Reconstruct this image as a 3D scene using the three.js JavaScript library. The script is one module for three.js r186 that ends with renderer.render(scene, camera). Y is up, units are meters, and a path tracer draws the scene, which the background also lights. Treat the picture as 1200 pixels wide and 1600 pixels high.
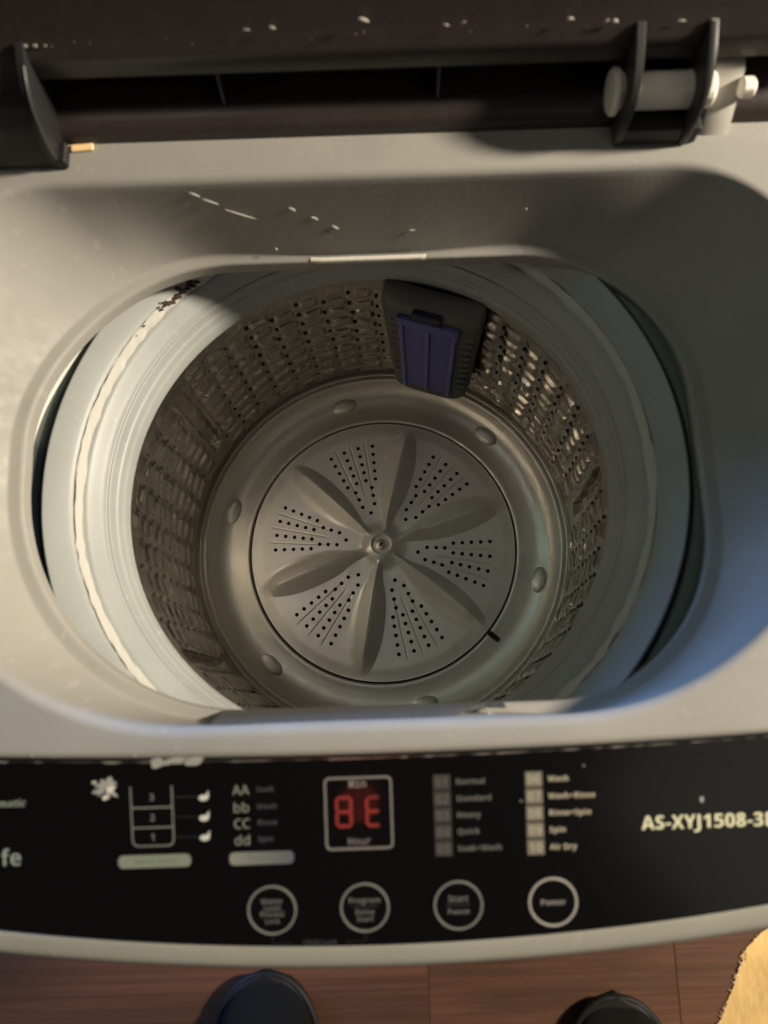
import * as THREE from 'three';
import { RectAreaLightUniformsLib } from 'three/addons/lights/RectAreaLightUniformsLib.js';
import { mergeGeometries, toCreasedNormals } from 'three/addons/utils/BufferGeometryUtils.js';
import { RoundedBoxGeometry } from 'three/addons/geometries/RoundedBoxGeometry.js';

// ---------------------------------------------------------------- camera, light, exposure
const Y0 = 0.40;                                  // height of the basket floor above the room floor
const scene = new THREE.Scene();
scene.background = new THREE.Color(0.020, 0.020, 0.020);
const camera = new THREE.PerspectiveCamera(2 * Math.atan(800 / 1232) * 180 / Math.PI, 0.75, 0.02, 20);
camera.position.set(0.0026, 0.6589 + Y0, 0.1043);
camera.setRotationFromMatrix(new THREE.Matrix4().makeBasis(
  new THREE.Vector3(0.99946, -0.0064, 0.0324), new THREE.Vector3(0.033, 0.1937, -0.9805), new THREE.Vector3(0, 0.981, 0.1938)));
camera.focus = 0.62; camera.userData.fStop = 4.8;
scene.add(camera);
const renderer = new THREE.WebGLRenderer({ antialias: true });
renderer.toneMapping = THREE.LinearToneMapping;
renderer.toneMappingExposure = 1.27;
renderer.shadowMap.enabled = true;
RectAreaLightUniformsLib.init();
function spot(name, color, cd, from, to, angle, radius) {
  const l = new THREE.SpotLight(color, cd, 0, angle, 0.6, 2);
  l.name = name; l.position.set(...from); l.target.position.set(...to); l.castShadow = true; l.shadow.radius = radius;
  l.shadow.mapSize.set(2048, 2048); scene.add(l, l.target); return l;
}
function area(name, color, nits, w, h, from, to) {
  const l = new THREE.RectAreaLight(color, nits, w, h);
  l.name = name; l.position.set(...from); l.lookAt(...to); scene.add(l); return l;
}
// warm room lamp, low on the right and slightly behind the machine
spot('room_lamp', new THREE.Color(1.0, 0.885, 0.72), 30, [1.86, 1.66, -0.32], [0, 0.6, 0.1], 0.9, 6);
// cool daylight from a window on the left behind
area('window_light', new THREE.Color(0.22, 0.45, 1.0), 185, 0.6, 0.14, [-1.5, 0.80, -0.9], [0.1, 0.62, 0.05]);
// teal light added high on the left to mirror a streak in the right slope
area('added_streak_light', new THREE.Color(0.35, 0.9, 0.78), 45, 0.10, 0.10, [-1.3, 2.06, -0.85], [0.2, 0.65, -0.05]);
// dim ceiling bounce
area('ceiling_bounce', new THREE.Color(1.0, 0.93, 0.84), 1.0, 0.7, 0.7, [-0.60, 2.3, -0.35], [0, 0.4, 0]);
// dim fill light added at front right, mirrored in the panel's right end
area('side_fill', new THREE.Color(1.0, 0.92, 0.78), 0.30, 0.9, 1.4, [1.10, 1.55, 0.95], [0.1, 0.65, 0.15]);

// ---------------------------------------------------------------- helpers
let seed = 7;
const rnd = () => { seed = (seed * 1664525 + 1013904223) >>> 0; return seed / 4294967296; };
const rr = (a, b) => a + (b - a) * rnd();
const clamp = (x, a, b) => Math.min(b, Math.max(a, x));
const sstep = (a, b, x) => { const t = clamp((x - a) / (b - a), 0, 1); return t * t * (3 - 2 * t); };
const lerp = (a, b, t) => a + (b - a) * t;
const D2R = Math.PI / 180;
function hash(x, y) { let h = (x * 374761393 + y * 668265263) | 0; h = Math.imul(h ^ (h >>> 13), 1274126177); return ((h ^ (h >>> 16)) >>> 0) / 4294967296; }
function vnoise(x, y, px = 1e9, py = 1e9) {
  const xi = Math.floor(x), yi = Math.floor(y), fx = x - xi, fy = y - yi;
  const w = (i, p) => ((i % p) + p) % p;
  const u = fx * fx * (3 - 2 * fx), v = fy * fy * (3 - 2 * fy);
  const a = hash(w(xi, px), w(yi, py)), b = hash(w(xi + 1, px), w(yi, py)), c = hash(w(xi, px), w(yi + 1, py)), d = hash(w(xi + 1, px), w(yi + 1, py));
  return lerp(lerp(a, b, u), lerp(c, d, u), v);
}
const fbm = (x, y, p, o = 4) => { let s = 0, a = 0.5, f = 1; for (let i = 0; i < o; i++) { s += a * vnoise(x * f + i * 17, y * f + i * 31, p * f, p * f); a *= 0.5; f *= 2; } return s / (1 - Math.pow(0.5, o)); };
function noiseTex(n, fn, srgb) {
  const d = new Uint8Array(n * n * 4);
  for (let j = 0; j < n; j++) for (let i = 0; i < n; i++) {
    const c = fn(i / n, j / n), k = (j * n + i) * 4;
    for (let q = 0; q < 3; q++) d[k + q] = clamp((Array.isArray(c) ? c[q] : c) * 255, 0, 255);
    d[k + 3] = 255;
  }
  const t = new THREE.DataTexture(d, n, n); t.wrapS = t.wrapT = THREE.RepeatWrapping; t.magFilter = t.minFilter = THREE.LinearFilter;
  if (srgb) t.colorSpace = THREE.SRGBColorSpace;
  t.needsUpdate = true; return t;
}
const C = (r, g, b) => new THREE.Color(r, g, b);
const std = (o) => new THREE.MeshStandardMaterial(o);
const used = {};
function part(name, geo, mat, parent, label) {
  const m = new THREE.Mesh(geo, mat); m.name = numbered(name); m.castShadow = m.receiveShadow = true;
  if (label) m.userData.label = label;
  if (parent) parent.add(m);
  return m;
}
function numbered(n) { const k = used[n] = (used[n] ?? -1) + 1; return k ? `${n}_${String(k).padStart(3, '0')}` : n; }
function thing(name, label, category, pos = [0, 0, 0], group) {
  const g = new THREE.Group(); g.name = numbered(name); g.position.set(...pos); g.userData = { label, category };
  if (group) g.userData.group = group;
  scene.add(g); return g;
}
const up = (g) => g.translate(0, Y0, 0);
function grid(nu, nv, fn, closedU = false, uvf) {          // fn(i, j) -> [x, y, z]
  const p = [], uv = [], ix = [];
  for (let j = 0; j < nv; j++) for (let i = 0; i < nu; i++) {
    const q = fn(i, j); p.push(q[0], q[1], q[2]);
    const t = uvf ? uvf(i, j, q) : [q[0], q[2]]; uv.push(t[0], t[1]);
  }
  const m = closedU ? nu : nu - 1;
  for (let j = 0; j < nv - 1; j++) for (let i = 0; i < m; i++) {
    const a = j * nu + i, b = j * nu + (i + 1) % nu, c = a + nu, d = b + nu;
    ix.push(a, c, b, b, c, d);
  }
  const g = new THREE.BufferGeometry();
  g.setAttribute('position', new THREE.Float32BufferAttribute(p, 3));
  g.setAttribute('uv', new THREE.Float32BufferAttribute(uv, 2));
  g.setIndex(ix); g.computeVertexNormals(); return g;
}
function lathe(pts, n = 192, jit) {                        // pts [r, y]; closed around y
  return grid(n, pts.length, (i, j) => {
    const a = i / n * 2 * Math.PI; let [r, y] = pts[j];
    if (jit) [r, y] = jit(r, y, a, j);
    return [r * Math.cos(a), y, -r * Math.sin(a)];
  }, true, (i, j, q) => [q[0], q[2]]);
}
function smoothPts(pts, k = 6) {                           // Catmull-Rom through a profile
  const c = new THREE.CatmullRomCurve3(pts.map(([a, b]) => new THREE.Vector3(a, b, 0)), false, 'centripetal');
  return c.getPoints((pts.length - 1) * k).map((v) => [v.x, v.y]);
}
const TILT = new THREE.Matrix4().makeRotationFromEuler(new THREE.Euler(-0.0695, 0, 0.057)).setPosition(0, 0, 0.0045);   // the tub hangs a little askew
const tub = (g) => up(g.applyMatrix4(TILT));
function extrude(pts, depth, bevel = 0, curve = 8) {
  const s = new THREE.Shape(); pts.forEach(([a, b], i) => (i ? s.lineTo(a, b) : s.moveTo(a, b))); s.closePath();
  return new THREE.ExtrudeGeometry(s, { depth, bevelEnabled: bevel > 0, bevelSize: bevel, bevelThickness: bevel, bevelSegments: 2, curveSegments: curve });
}
const noIndex = (gs) => mergeGeometries(gs.map((g) => (g.index ? g.toNonIndexed() : g)).map((g) => { for (const k of Object.keys(g.attributes)) if (!['position', 'normal', 'uv'].includes(k)) g.deleteAttribute(k); return g; }));

// ---------------------------------------------------------------- materials
const grime = noiseTex(512, (u, v) => { const a = fbm(u * 6, v * 6, 6, 5), b = fbm(u * 48 + 3, v * 48, 48, 3); return 0.75 + 0.35 * (a - 0.5) + 0.3 * (b - 0.5); });
const fine = noiseTex(512, (u, v) => 0.5 + 0.5 * (fbm(u * 128, v * 128, 128, 2) - 0.5));
const rep = (t, s) => { const c = t.clone(); c.repeat.set(s, s); c.needsUpdate = true; return c; };
const deckTint = noiseTex(512, (u, v) => { const a = fbm(u * 5, v * 5, 5, 5), s = vnoise(u * 90, v * 90, 90, 90) > 0.93 ? 0.05 : 0; const k = 0.93 + 0.1 * (a - 0.5) + s; return [k, k * 0.995, k * 0.985]; }, true);
const M = {
  deck: std({ color: C(0.315, 0.303, 0.274), map: rep(deckTint, 4), roughness: 0.9, roughnessMap: rep(grime, 5), bumpMap: rep(fine, 14), bumpScale: 0.00008, metalness: 0 }),
  trim: std({ color: C(0.36, 0.352, 0.31), map: rep(deckTint, 4), roughness: 0.5, metalness: 0.15 }),
  worn: std({ color: C(0.62, 0.58, 0.50), roughness: 0.7 }),
  cabinet: std({ color: C(0.35, 0.34, 0.31), roughness: 0.5 }),
  ring: std({ color: C(0.325, 0.340, 0.328), map: rep(deckTint, 5), roughness: 0.48, bumpMap: rep(fine, 10), bumpScale: 0.00008 }),
  weld: std({ color: C(0.41, 0.40, 0.355), roughness: 0.8 }),
  tub: std({ color: C(0.62, 0.64, 0.58), roughness: 0.5 }),
  steel: std({ color: C(0.45, 0.415, 0.365), metalness: 1, roughness: 0.28, roughnessMap: rep(grime, 1) }),
  floorRing: std({ color: C(0.52, 0.51, 0.46), metalness: 0.7, roughness: 0.6, roughnessMap: rep(grime, 6), bumpMap: rep(fine, 10), bumpScale: 0.0001 }),
  puls: std({ color: C(0.70, 0.69, 0.65), metalness: 0.3, roughness: 0.52, roughnessMap: rep(grime, 8), map: rep(deckTint, 7) }),
  dark: std({ color: C(0.006, 0.006, 0.006), roughness: 0.9 }),
  lid: std({ color: C(0.043, 0.033, 0.031), roughness: 0.5, roughnessMap: rep(grime, 6), map: rep(deckTint, 6) }),
  lidBlack: std({ color: C(0.008, 0.0075, 0.008), roughness: 0.5 }),
  gusset: std({ color: C(0.035, 0.034, 0.032), roughness: 0.36 }),
  pin: std({ color: C(0.85, 0.80, 0.70), roughness: 0.4 }),
  filter: std({ color: C(0.085, 0.085, 0.073), roughness: 0.55 }),
  blue: std({ color: C(0.085, 0.09, 0.25), roughness: 0.5 }),
  gap: std({ color: C(0.12, 0.14, 0.12), roughness: 0.7 }),  // outer tub coloured dark, as the shade beside the ring
  post: std({ color: C(0.46, 0.44, 0.39), roughness: 0.5 }),
  screw: std({ color: C(0.55, 0.47, 0.40), metalness: 0.8, roughness: 0.4 }),
  dust: std({ color: C(0.62, 0.58, 0.50), roughness: 0.9 }),
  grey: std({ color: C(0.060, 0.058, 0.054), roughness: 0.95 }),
  rust: std({ color: C(0.06, 0.035, 0.02), roughness: 0.95 }),
  silver: std({ color: C(0.40, 0.40, 0.37), metalness: 0.3, roughness: 0.5 }),
};

// ---------------------------------------------------------------- the setting: laminate floor
const floorG = new THREE.Group(); floorG.name = 'floor'; floorG.userData = { kind: 'structure' }; scene.add(floorG);
part('underlay', new THREE.BoxGeometry(4.2, 0.02, 4.2).translate(0, -0.021, 0.2), std({ color: C(0.05, 0.03, 0.02), roughness: 1 }), floorG);
function woodTex(s) {
  const cv = [noiseTex(512, (u, v) => {
    const g = fbm(u * 3 + s, v * 40 + s * 3, 512, 5), k = fbm(u * 24 + s, v * 160, 512, 2), big = fbm(u * 2 + s * 5, v * 3, 512, 3);
    const t = clamp(0.5 + 1.3 * (g - 0.5) + 0.35 * (k - 0.5), 0, 1), b = 0.75 + 0.5 * big;
    return [lerp(0.40, 0.53, t) * b, lerp(0.285, 0.385, t) * b, lerp(0.22, 0.30, t) * b];
  }, true)];
  return cv[0];
}
const woods = [0, 1, 2].map((s) => woodTex(s * 9 + 2));
const woodM = [];
for (let i = 0; i < 6; i++) { const k = [1, 0.85, 1.2, 0.9, 1.1, 0.75][i] * 0.36; woodM.push(std({ map: woods[i % 3], color: C(k * 1.02, k * 0.84, k * 0.70), roughness: 0.45, bumpMap: woods[i % 3], bumpScale: 0.0004 })); }
{
  const W = 0.118, geos = {};
  const mk = (L) => geos[L] ??= new RoundedBoxGeometry(L - 0.0006, 0.01, W - 0.0006, 1, 0.0006).translate(0, -0.005, 0);
  const joints = { 14: [-1.9, -1.05, 0.038, 0.342, 1.2, 2.0] };      // the row just in front of the machine
  for (let r = 0; r < 34; r++) {
    const z = -1.17 + r * W, row = joints[r] ?? (() => { const a = []; let x = -2.0 + rr(-0.1, 0); while (x < 1.6) { a.push(x); x += [0.62, 0.85, 1.1][Math.floor(rnd() * 3)]; } a.push(2.05); return a; })();
    for (let i = 0; i < row.length - 1; i++) {
      const L = +(row[i + 1] - row[i]).toFixed(4);
      const m = part('plank', mk(L), woodM[Math.floor(rnd() * 6)], floorG); m.position.set((row[i] + row[i + 1]) / 2, 0, z);
    }
  }
}

// ---------------------------------------------------------------- washing machine
const wm = thing('washing_machine', 'grey and black top-loading washing machine with its lid open, showing the drum', 'washing machine');

// deck: outlines around a common centre
const cx = -0.005, cz = -0.01, ND = 288;
function sdRR(x, z, o) {                                   // o: x0, x1, z0, z1 and a radius per corner [left back, right back, left front, right front]
  const mx = (o.x0 + o.x1) / 2, mz = (o.z0 + o.z1) / 2, r = o.r[(x > mx ? 1 : 0) + (z > mz ? 2 : 0)];
  const qx = Math.abs(x - mx) - (o.x1 - o.x0) / 2 + r, qz = Math.abs(z - mz) - (o.z1 - o.z0) / 2 + r;
  return Math.min(Math.max(qx, qz), 0) + Math.hypot(Math.max(qx, 0), Math.max(qz, 0)) - r;
}
function loop(o, inset = 0) {
  const a = [];
  for (let i = 0; i < ND; i++) {
    const t = i / ND * 2 * Math.PI, dx = Math.cos(t), dz = -Math.sin(t);
    let lo = 0, hi = 0.5;
    for (let k = 0; k < 40; k++) { const m = (lo + hi) / 2; if (sdRR(cx + dx * m, cz + dz * m, o) < -inset) lo = m; else hi = m; }
    a.push([cx + dx * lo, cz + dz * lo]);
  }
  return a;
}
const OUT = { x0: -0.262, x1: 0.256, z0: -0.232, z1: 0.1450, r: [0.02, 0.02, 0.012, 0.012] };
const BAS = { x0: -0.246, x1: 0.235, z0: -0.159, z1: 0.1310, r: [0.075, 0.075, 0.15, 0.15] };
const LIP = { x0: -0.1990, x1: 0.1806, z0: -0.1408, z1: 0.1242, r: [0.115, 0.095, 0.128, 0.095] };
const LY = -0.0125;                                        // the lip lies this much lower than the numbers below
const backDip = (z) => -0.014 * sstep(-0.02, -0.125, z);     // and lower still behind the opening
const deckY = (x, z) => 0.2727 - 0.0145 * z - 0.0 * x;
{
  const L = [];                                            // [loop, y function]
  const frontBow = (z, x) => (z > 0.1 ? -0.0035 * Math.pow(x / 0.18, 2) * sstep(0.1, 0.14, z) : 0);
  const add = (o, ins, yf) => L.push(loop(o, ins).map(([x, z]) => [x, yf(x, z), z + (o === OUT ? frontBow(z, x) : 0)]));
  add(OUT, 0, (x, z) => deckY(x, z) - 0.022);
  add(OUT, 0, (x, z) => deckY(x, z) - 0.004);
  add(OUT, 0.0008, (x, z) => deckY(x, z) - 0.0016);
  add(OUT, 0.0022, (x, z) => deckY(x, z) - 0.0004);
  add(OUT, 0.004, (x, z) => deckY(x, z));
  add(BAS, -0.0035, (x, z) => deckY(x, z));
  add(BAS, -0.0012, (x, z) => deckY(x, z) - 0.0004);
  add(BAS, 0.0006, (x, z) => deckY(x, z) - 0.0017);
  add(BAS, 0.0018, (x, z) => deckY(x, z) - 0.0036);
  const b1 = loop(BAS, 0.0018), lw = loop(LIP, -0.0095), ln = loop(LIP, -0.003);
  const ledge = (i) => 0.12 + 0.88 * sstep(0.15, 0.95, Math.abs(Math.cos(i / ND * 2 * Math.PI)));
  const band = (k) => lw.map((p, i) => [lerp(ln[i][0], lerp(ln[i][0], p[0], k), ledge(i)), lerp(ln[i][1], lerp(ln[i][1], p[1], k), ledge(i))]), l1 = band(1);
  const K = 14;
  for (let k = 1; k <= K; k++) {
    const t = k / K;
    L.push(b1.map(([x, z], i) => {
      const y0 = deckY(x, z) - 0.0036, y1 = 0.2455 + LY, s = t + 0.04 * Math.sin(Math.PI * t);     // slightly dished slope
      return [lerp(x, l1[i][0], t), lerp(y0, y1 + backDip(l1[i][1]), s), lerp(z, l1[i][1], t)];
    }));
  }
  for (const [k, y] of [[0.85, 0.2441], [0.62, 0.2434], [0.0, 0.2425]]) L.push(band(k).map(([x, z]) => [x, y + LY + backDip(z), z]));
  add(LIP, -0.0012, (x, z) => 0.2420 + LY + backDip(z));
  add(LIP, -0.0003, (x, z) => 0.2410 + LY + backDip(z)); add(LIP, 0.0, (x, z) => 0.2395 + LY + backDip(z)); add(LIP, 0.0, (x, z) => 0.2320 + LY + backDip(z)); add(LIP, -0.0008, (x, z) => 0.2305 + LY + backDip(z)); add(LIP, -0.003, (x, z) => 0.2302 + LY + backDip(z)); add(LIP, -0.004, (x, z) => 0.236 + LY + backDip(z));
  const g = grid(ND, L.length, (i, j) => L[j][i], true, (i, j, q) => [q[0], q[2]]);
  part('deck', up(g), M.deck, wm);
}
const deck = wm.children[wm.children.length - 1];
// worn pale edge where the deck meets the panel, ragged in places
{
  const n = 400, g = grid(n, 5, (i, j) => {
    const x = lerp(-0.255, 0.250, i / (n - 1)), z = 0.1450 - 0.0035 * Math.pow(x / 0.18, 2), y = deckY(x, z);
    const w = 0.0006 + 0.0010 * vnoise(x * 260, 3) + (x < -0.05 ? 0.0012 * sstep(0.55, 0.9, vnoise(x * 120, 9)) : 0);
    const a = j / 4;
    return [x, y - 0.0014 - 0.0032 * a + 0.0004, z - 0.0006 + 0.0012 + w * Math.sin(a * Math.PI * 0.5)];
  });
  part('worn_edge', up(g), M.worn, deck, 'pale chipped plastic edge along the front of the deck');
}
// scratches on the slope behind the drum opening
{
  const gs = [];
  const sl = (x, t, len, ang, w) => {                      // t: 0 at the top of the slope, 1 at the opening
    const y0 = deckY(x, -0.1572) - 0.0036, q = t + 0.04 * Math.sin(Math.PI * t);
    gs.push(new THREE.SphereGeometry(1, 10, 6).scale(len / 2, 0.0003, w / 2).rotateY(ang).rotateX(1.27).translate(x, lerp(y0, 0.2190, q), lerp(-0.1572, -0.1440, t)));
  };
  sl(-0.0965, 0.10, 0.007, -0.5, 0.0010); sl(-0.0890, 0.19, 0.010, -0.45, 0.0010); sl(-0.0740, 0.36, 0.020, -0.42, 0.0004);
  sl(-0.0440, 0.32, 0.0048, -0.6, 0.0015); sl(-0.0320, 0.45, 0.0048, -0.55, 0.0015); sl(-0.0205, 0.59, 0.005, -0.6, 0.0015);
  sl(-0.0570, 0.90, 0.0022, -1.0, 0.0010); sl(0.0245, 0.67, 0.004, 0.1, 0.0006); sl(0.0900, 0.42, 0.0018, -1, 0.0008);
  part('scratch', up(noIndex(gs)), M.worn, deck).userData.kind = 'stuff';
}
// pale rubbed stretch of the lip behind the drum opening
part('worn_edge', up(grid(60, 4, (i, j) => { const x = lerp(-0.037, 0.0335, i / 59), e = sstep(0, 0.1, i / 59) * sstep(1, 0.97, i / 59); return [x, [0.2165, 0.2161, 0.2150, 0.2130][j], [-0.1428, -0.1412, -0.1406, -0.1406][j] + 0.0004 * (e - 1) - 0.0001 * vnoise(i * 0.7, 4)]; })), M.worn, deck, 'pale rubbed strip on the lip behind the drum opening');
// lint and dust along the front lip
{
  const gs = [];
  for (let i = 0; i < 45; i++) {
    const x = rr(-0.13, 0.12), s = rr(0.00015, 0.00055);
    gs.push(new THREE.IcosahedronGeometry(s, 1).scale(rr(0.8, 2.6), 0.35, 1).rotateY(rr(0, 3)).translate(x, 0.2435 + rr(0, 0.003), 0.1305 + rr(-0.0022, 0.0012)));
  }
  for (let i = 0; i < 26; i++) { const x = rr(-0.24, 0.24), z = rr(0.134, 0.143); gs.push(new THREE.IcosahedronGeometry(rr(0.00015, 0.0004), 0).translate(x, deckY(x, z) + 0.0002, z)); }
  part('dust', up(noIndex(gs)), M.dust, deck).userData.kind = 'stuff';
}
// dark grey band on the inner face of the front lip
{
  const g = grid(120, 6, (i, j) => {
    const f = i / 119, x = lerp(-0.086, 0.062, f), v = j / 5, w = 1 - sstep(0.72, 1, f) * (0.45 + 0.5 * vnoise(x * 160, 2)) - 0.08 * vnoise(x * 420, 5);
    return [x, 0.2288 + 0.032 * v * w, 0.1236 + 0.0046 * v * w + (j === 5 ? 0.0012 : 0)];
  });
  part('lip_band', up(g), M.grey, deck, 'dark grey band along the inside of the front lip');
}

// cabinet: open-topped shell with rounded corners and a bowed front
const frontZ = (x) => 0.2445 - 0.36 * Math.pow(x + 0.004, 2);
{
  const prof = (k) => { const a = []; for (let i = 0; i <= 40; i++) { const x = lerp(-0.258, 0.252, i / 40); a.push([x, frontZ(x) - 0.004 - k]); } a.push([0.252 - k, -0.228 + k], [-0.258 + k, -0.228 + k]); return a; };
  const outer = prof(0), s = new THREE.Shape(); outer.forEach(([x, z], i) => (i ? s.lineTo(x, -z) : s.moveTo(x, -z))); s.closePath();
  const h = new THREE.Path(), ins = prof(0.008).map(([x, z]) => [clamp(x, -0.25, 0.244), z]); ins.reverse().forEach(([x, z], i) => (i ? h.lineTo(x, -z) : h.moveTo(x, -z))); h.closePath(); s.holes.push(h);
  const g = new THREE.ExtrudeGeometry(s, { depth: 0.62, bevelEnabled: false }).rotateX(-Math.PI / 2).translate(0, 0.02, 0);
  part('cabinet', g, M.cabinet, wm);
  part('base_plate', new THREE.BoxGeometry(0.48, 0.01, 0.43).translate(-0.003, 0.03, 0), M.cabinet, wm);
  for (const [x, z] of [[-0.22, -0.19], [0.21, -0.19], [-0.22, 0.18], [0.21, 0.18]]) part('foot', new THREE.CylinderGeometry(0.02, 0.024, 0.022, 20).translate(x, 0.011, z), M.lidBlack, wm);
}
// silver front trim, rolling over from the panel down to the cabinet front
{
  const n = 121, tp = [[-0.0120, -0.0030], [-0.0119, 0.0004], [-0.0105, 0.0012], [-0.006, 0.0008], [-0.002, -0.0005], [0.0003, -0.0032], [0.0010, -0.008], [0.0004, -0.022], [-0.003, -0.030]];
  const P = smoothPts(tp, 4);
  const g = grid(n, P.length, (i, j) => {
    const x = lerp(-0.26, 0.254, i / (n - 1)), w = 1 + 0.55 * Math.pow((x + 0.004) / 0.19, 2) * 0.12, zf = frontZ(x);
    const s = (zf - 0.1445) / Math.cos(0.192), yb = 0.2685 - s * Math.sin(0.192);
    return [x, yb + P[j][1], zf + P[j][0] * w];
  }, false);
  part('front_trim', up(g), M.trim, wm);
}
// ---------------------------------------------------------------- control panel
const TH = 11 * D2R;                                       // slope of the panel
const panelAt = (x, s, h = 0) => [x, 0.2685 - s * Math.sin(TH) + h * Math.cos(TH), 0.1445 + s * Math.cos(TH) + h * Math.sin(TH)];   // s: metres down the slope
const CW = 2048, CH = 1024, X0 = -0.1935, X1 = 0.1885, PM = CW / ((X1 - X0) * 1000), S1 = CH / PM;  // canvas pixels per millimetre; S1 mm deep
const panelUV = (x, s) => [(x - X0) / (X1 - X0), 1 - s * 1000 / S1];
const cnv = document.createElement('canvas'); cnv.width = CW; cnv.height = CH;
{
  const c = cnv.getContext('2d');
  c.fillStyle = '#090809'; c.fillRect(0, 0, CW, CH);
  const px = (x) => (x - X0 * 1000) * PM, py = (s) => s * PM;
  const text = (t, x, s, h, col, align = 'left', font = 'sans-serif', wt = 'bold', sx = 1) => {
    c.save(); c.translate(px(x), py(s)); c.scale(sx, 1); c.font = `${wt} ${h * PM / 0.72}px ${font}`; c.fillStyle = col; c.textAlign = align; c.textBaseline = 'middle'; c.fillText(t, 0, 0); c.restore();
  };
  const rrect = (x0, s0, x1, s1, r) => { c.beginPath(); c.roundRect(px(x0), py(s0), (x1 - x0) * PM, (s1 - s0) * PM, r * PM); };
  const ink = '#b9b7a6', dim = '#77766f', faint = '#4b4b4d', green = '#94a08f', cream = '#d9d6b4';
  text('matic', -172.6, 17.4, 3.4, green, 'right', 'serif', 'italic bold'); text('fe', -174.9, 43.5, 7.6, '#8b968b', 'right', 'sans-serif', 'bold');
  // water level tank
  c.strokeStyle = '#7d7d78'; c.lineWidth = 0.75 * PM; c.lineJoin = 'round';
  c.beginPath(); c.moveTo(px(-122.4), py(11.6)); c.lineTo(px(-122.0), py(37.0)); c.quadraticCurveTo(px(-121.9), py(40), px(-118.5), py(40)); c.lineTo(px(-105.6), py(40)); c.quadraticCurveTo(px(-102.5), py(40), px(-102.5), py(37)); c.lineTo(px(-102.7), py(11.6)); c.stroke();
  for (const s of [21.8, 31.3]) { c.beginPath(); c.moveTo(px(-122), py(s)); c.lineTo(px(-102.6), py(s)); c.stroke(); }
  ['3', '2', '1'].forEach((n, i) => { const s = [17.0, 26.6, 36.0][i]; text(n, -112.3, s, 3.2, '#7a7a78', 'center'); c.lineWidth = 0.35 * PM; c.strokeStyle = '#3c3c3c'; c.beginPath(); c.moveTo(px(-101.5), py(s + 0.2)); c.lineTo(px(-91), py(s + 0.2)); c.stroke(); c.strokeStyle = '#7d7d78'; c.lineWidth = 0.75 * PM;
    c.save(); c.translate(px(-87.6), py(s + 0.6)); c.fillStyle = '#c6c7bd'; c.beginPath(); c.ellipse(-0.2 * PM, 0.4 * PM, 2.3 * PM, 1.5 * PM, 0, 0, 7); c.fill(); c.beginPath(); c.moveTo(0.2 * PM, 0); c.lineTo(2.5 * PM, -3.4 * PM); c.lineTo(2.3 * PM, 0.8 * PM); c.fill(); c.restore(); });
  const pill = (x0, s0, x1, s1, a, b, t, ink2) => { const g = c.createLinearGradient(px(x0), 0, px(x1), 0); g.addColorStop(0, a); g.addColorStop(1, b); c.fillStyle = g; rrect(x0, s0, x1, s1, 2.4); c.fill(); text(t, (x0 + x1) / 2, (s0 + s1) / 2, 2.5, ink2, 'center'); };
  pill(-129.2, 44.2, -94.6, 50.4, '#81887b', '#7c8377', 'Water Level', '#67735f'); pill(-76.3, 44.4, -45.6, 50.6, '#83857a', '#5a5d63', 'Process', '#696c65');
  const seg = 'monospace';
  [['AA', 'Soak', 15], ['bb', 'Wash', 23.3], ['CC', 'Rinse', 30.9], ['dd', 'Spin', 38.8]].forEach(([a, b, s]) => { text(a, -69.9, s, 4.6, '#8f8f83', 'center', seg, 'normal', 1.05); text(b, -62.6, s - 0.4, 2.7, faint, 'left'); });
  text('Min', -14.3, 13.6, 3.4, '#85857f', 'center', 'monospace'); text('Hour', -14.1, 41.0, 3.4, '#74747a', 'center', 'monospace');
  const names = ['Normal', 'Standard', 'Heavy', 'Quick', 'Soak+Wash', 'Wash', 'Wash+Rinse', 'Rinse+Spin', 'Spin', 'Air Dry'];
  names.forEach((n, i) => {
    const r = i % 5, right = i > 4, x = right ? 69.6 : 25.8, s = (right ? 14.3 : 14.3) + r * (right ? 8.1 : 7.9);
    c.fillStyle = right ? '#757063' : '#3f3e3b'; c.fillRect(px(x - 4.1), py(s - 3.7), 8.2 * PM, 7.3 * PM);
    text(String(i + 1).padStart(2, '0'), x, s, 4.0, right ? '#a39d8d' : '#5c5b57', 'center', 'monospace');
    text(n, x + 6.6, s + 0.1, 2.8, right ? '#b5ab97' : '#6c6a66', 'left');
  });
  text('AS-XYJ1508-3D', 120.2, 36.9, 6.6, cream, 'left', 'sans-serif', 'bold', 1.04);
  // button legends
  const bl = (x, rows) => rows.forEach(([t, ds, h]) => text(t, x, 72.4 + ds, h, '#6d6d6b', 'center'));
  bl(-56.8, [['Water', -4.2, 2.6], ['Level', -1.1, 2.3], ['Process', 2.0, 2.3], ['Lock', 5.2, 2.3]]);
  bl(-12.7, [['Program', -3.4, 2.7], ['Delay', 2.2, 2.5], ['Start', 5.6, 2.5]]);
  bl(31.8, [['Start', -2.6, 3.0], ['Pause', 3.2, 2.7]]); text('Power', 76.8, 72.8, 2.9, '#8b8782', 'center');
  c.strokeStyle = '#5b5b59'; c.lineWidth = 0.3 * PM;
  for (const [x, s] of [[-56.8, 0.5], [-12.7, -0.4], [31.8, 0.3]]) { c.beginPath(); c.moveTo(px(x - 6), py(72.4 + s)); c.lineTo(px(x + 6), py(72.4 + s)); c.stroke(); }
  c.strokeStyle = '#3a3a3c'; c.beginPath(); c.moveTo(px(-57), py(85)); c.lineTo(px(-57), py(88.4)); c.lineTo(px(-47), py(88.4)); c.moveTo(px(-22), py(88.4)); c.lineTo(px(-12.7), py(88.4)); c.lineTo(px(-12.7), py(85)); c.stroke();
  text('Child Lock', -34.5, 88.4, 2.4, '#454547', 'center');
}
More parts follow.
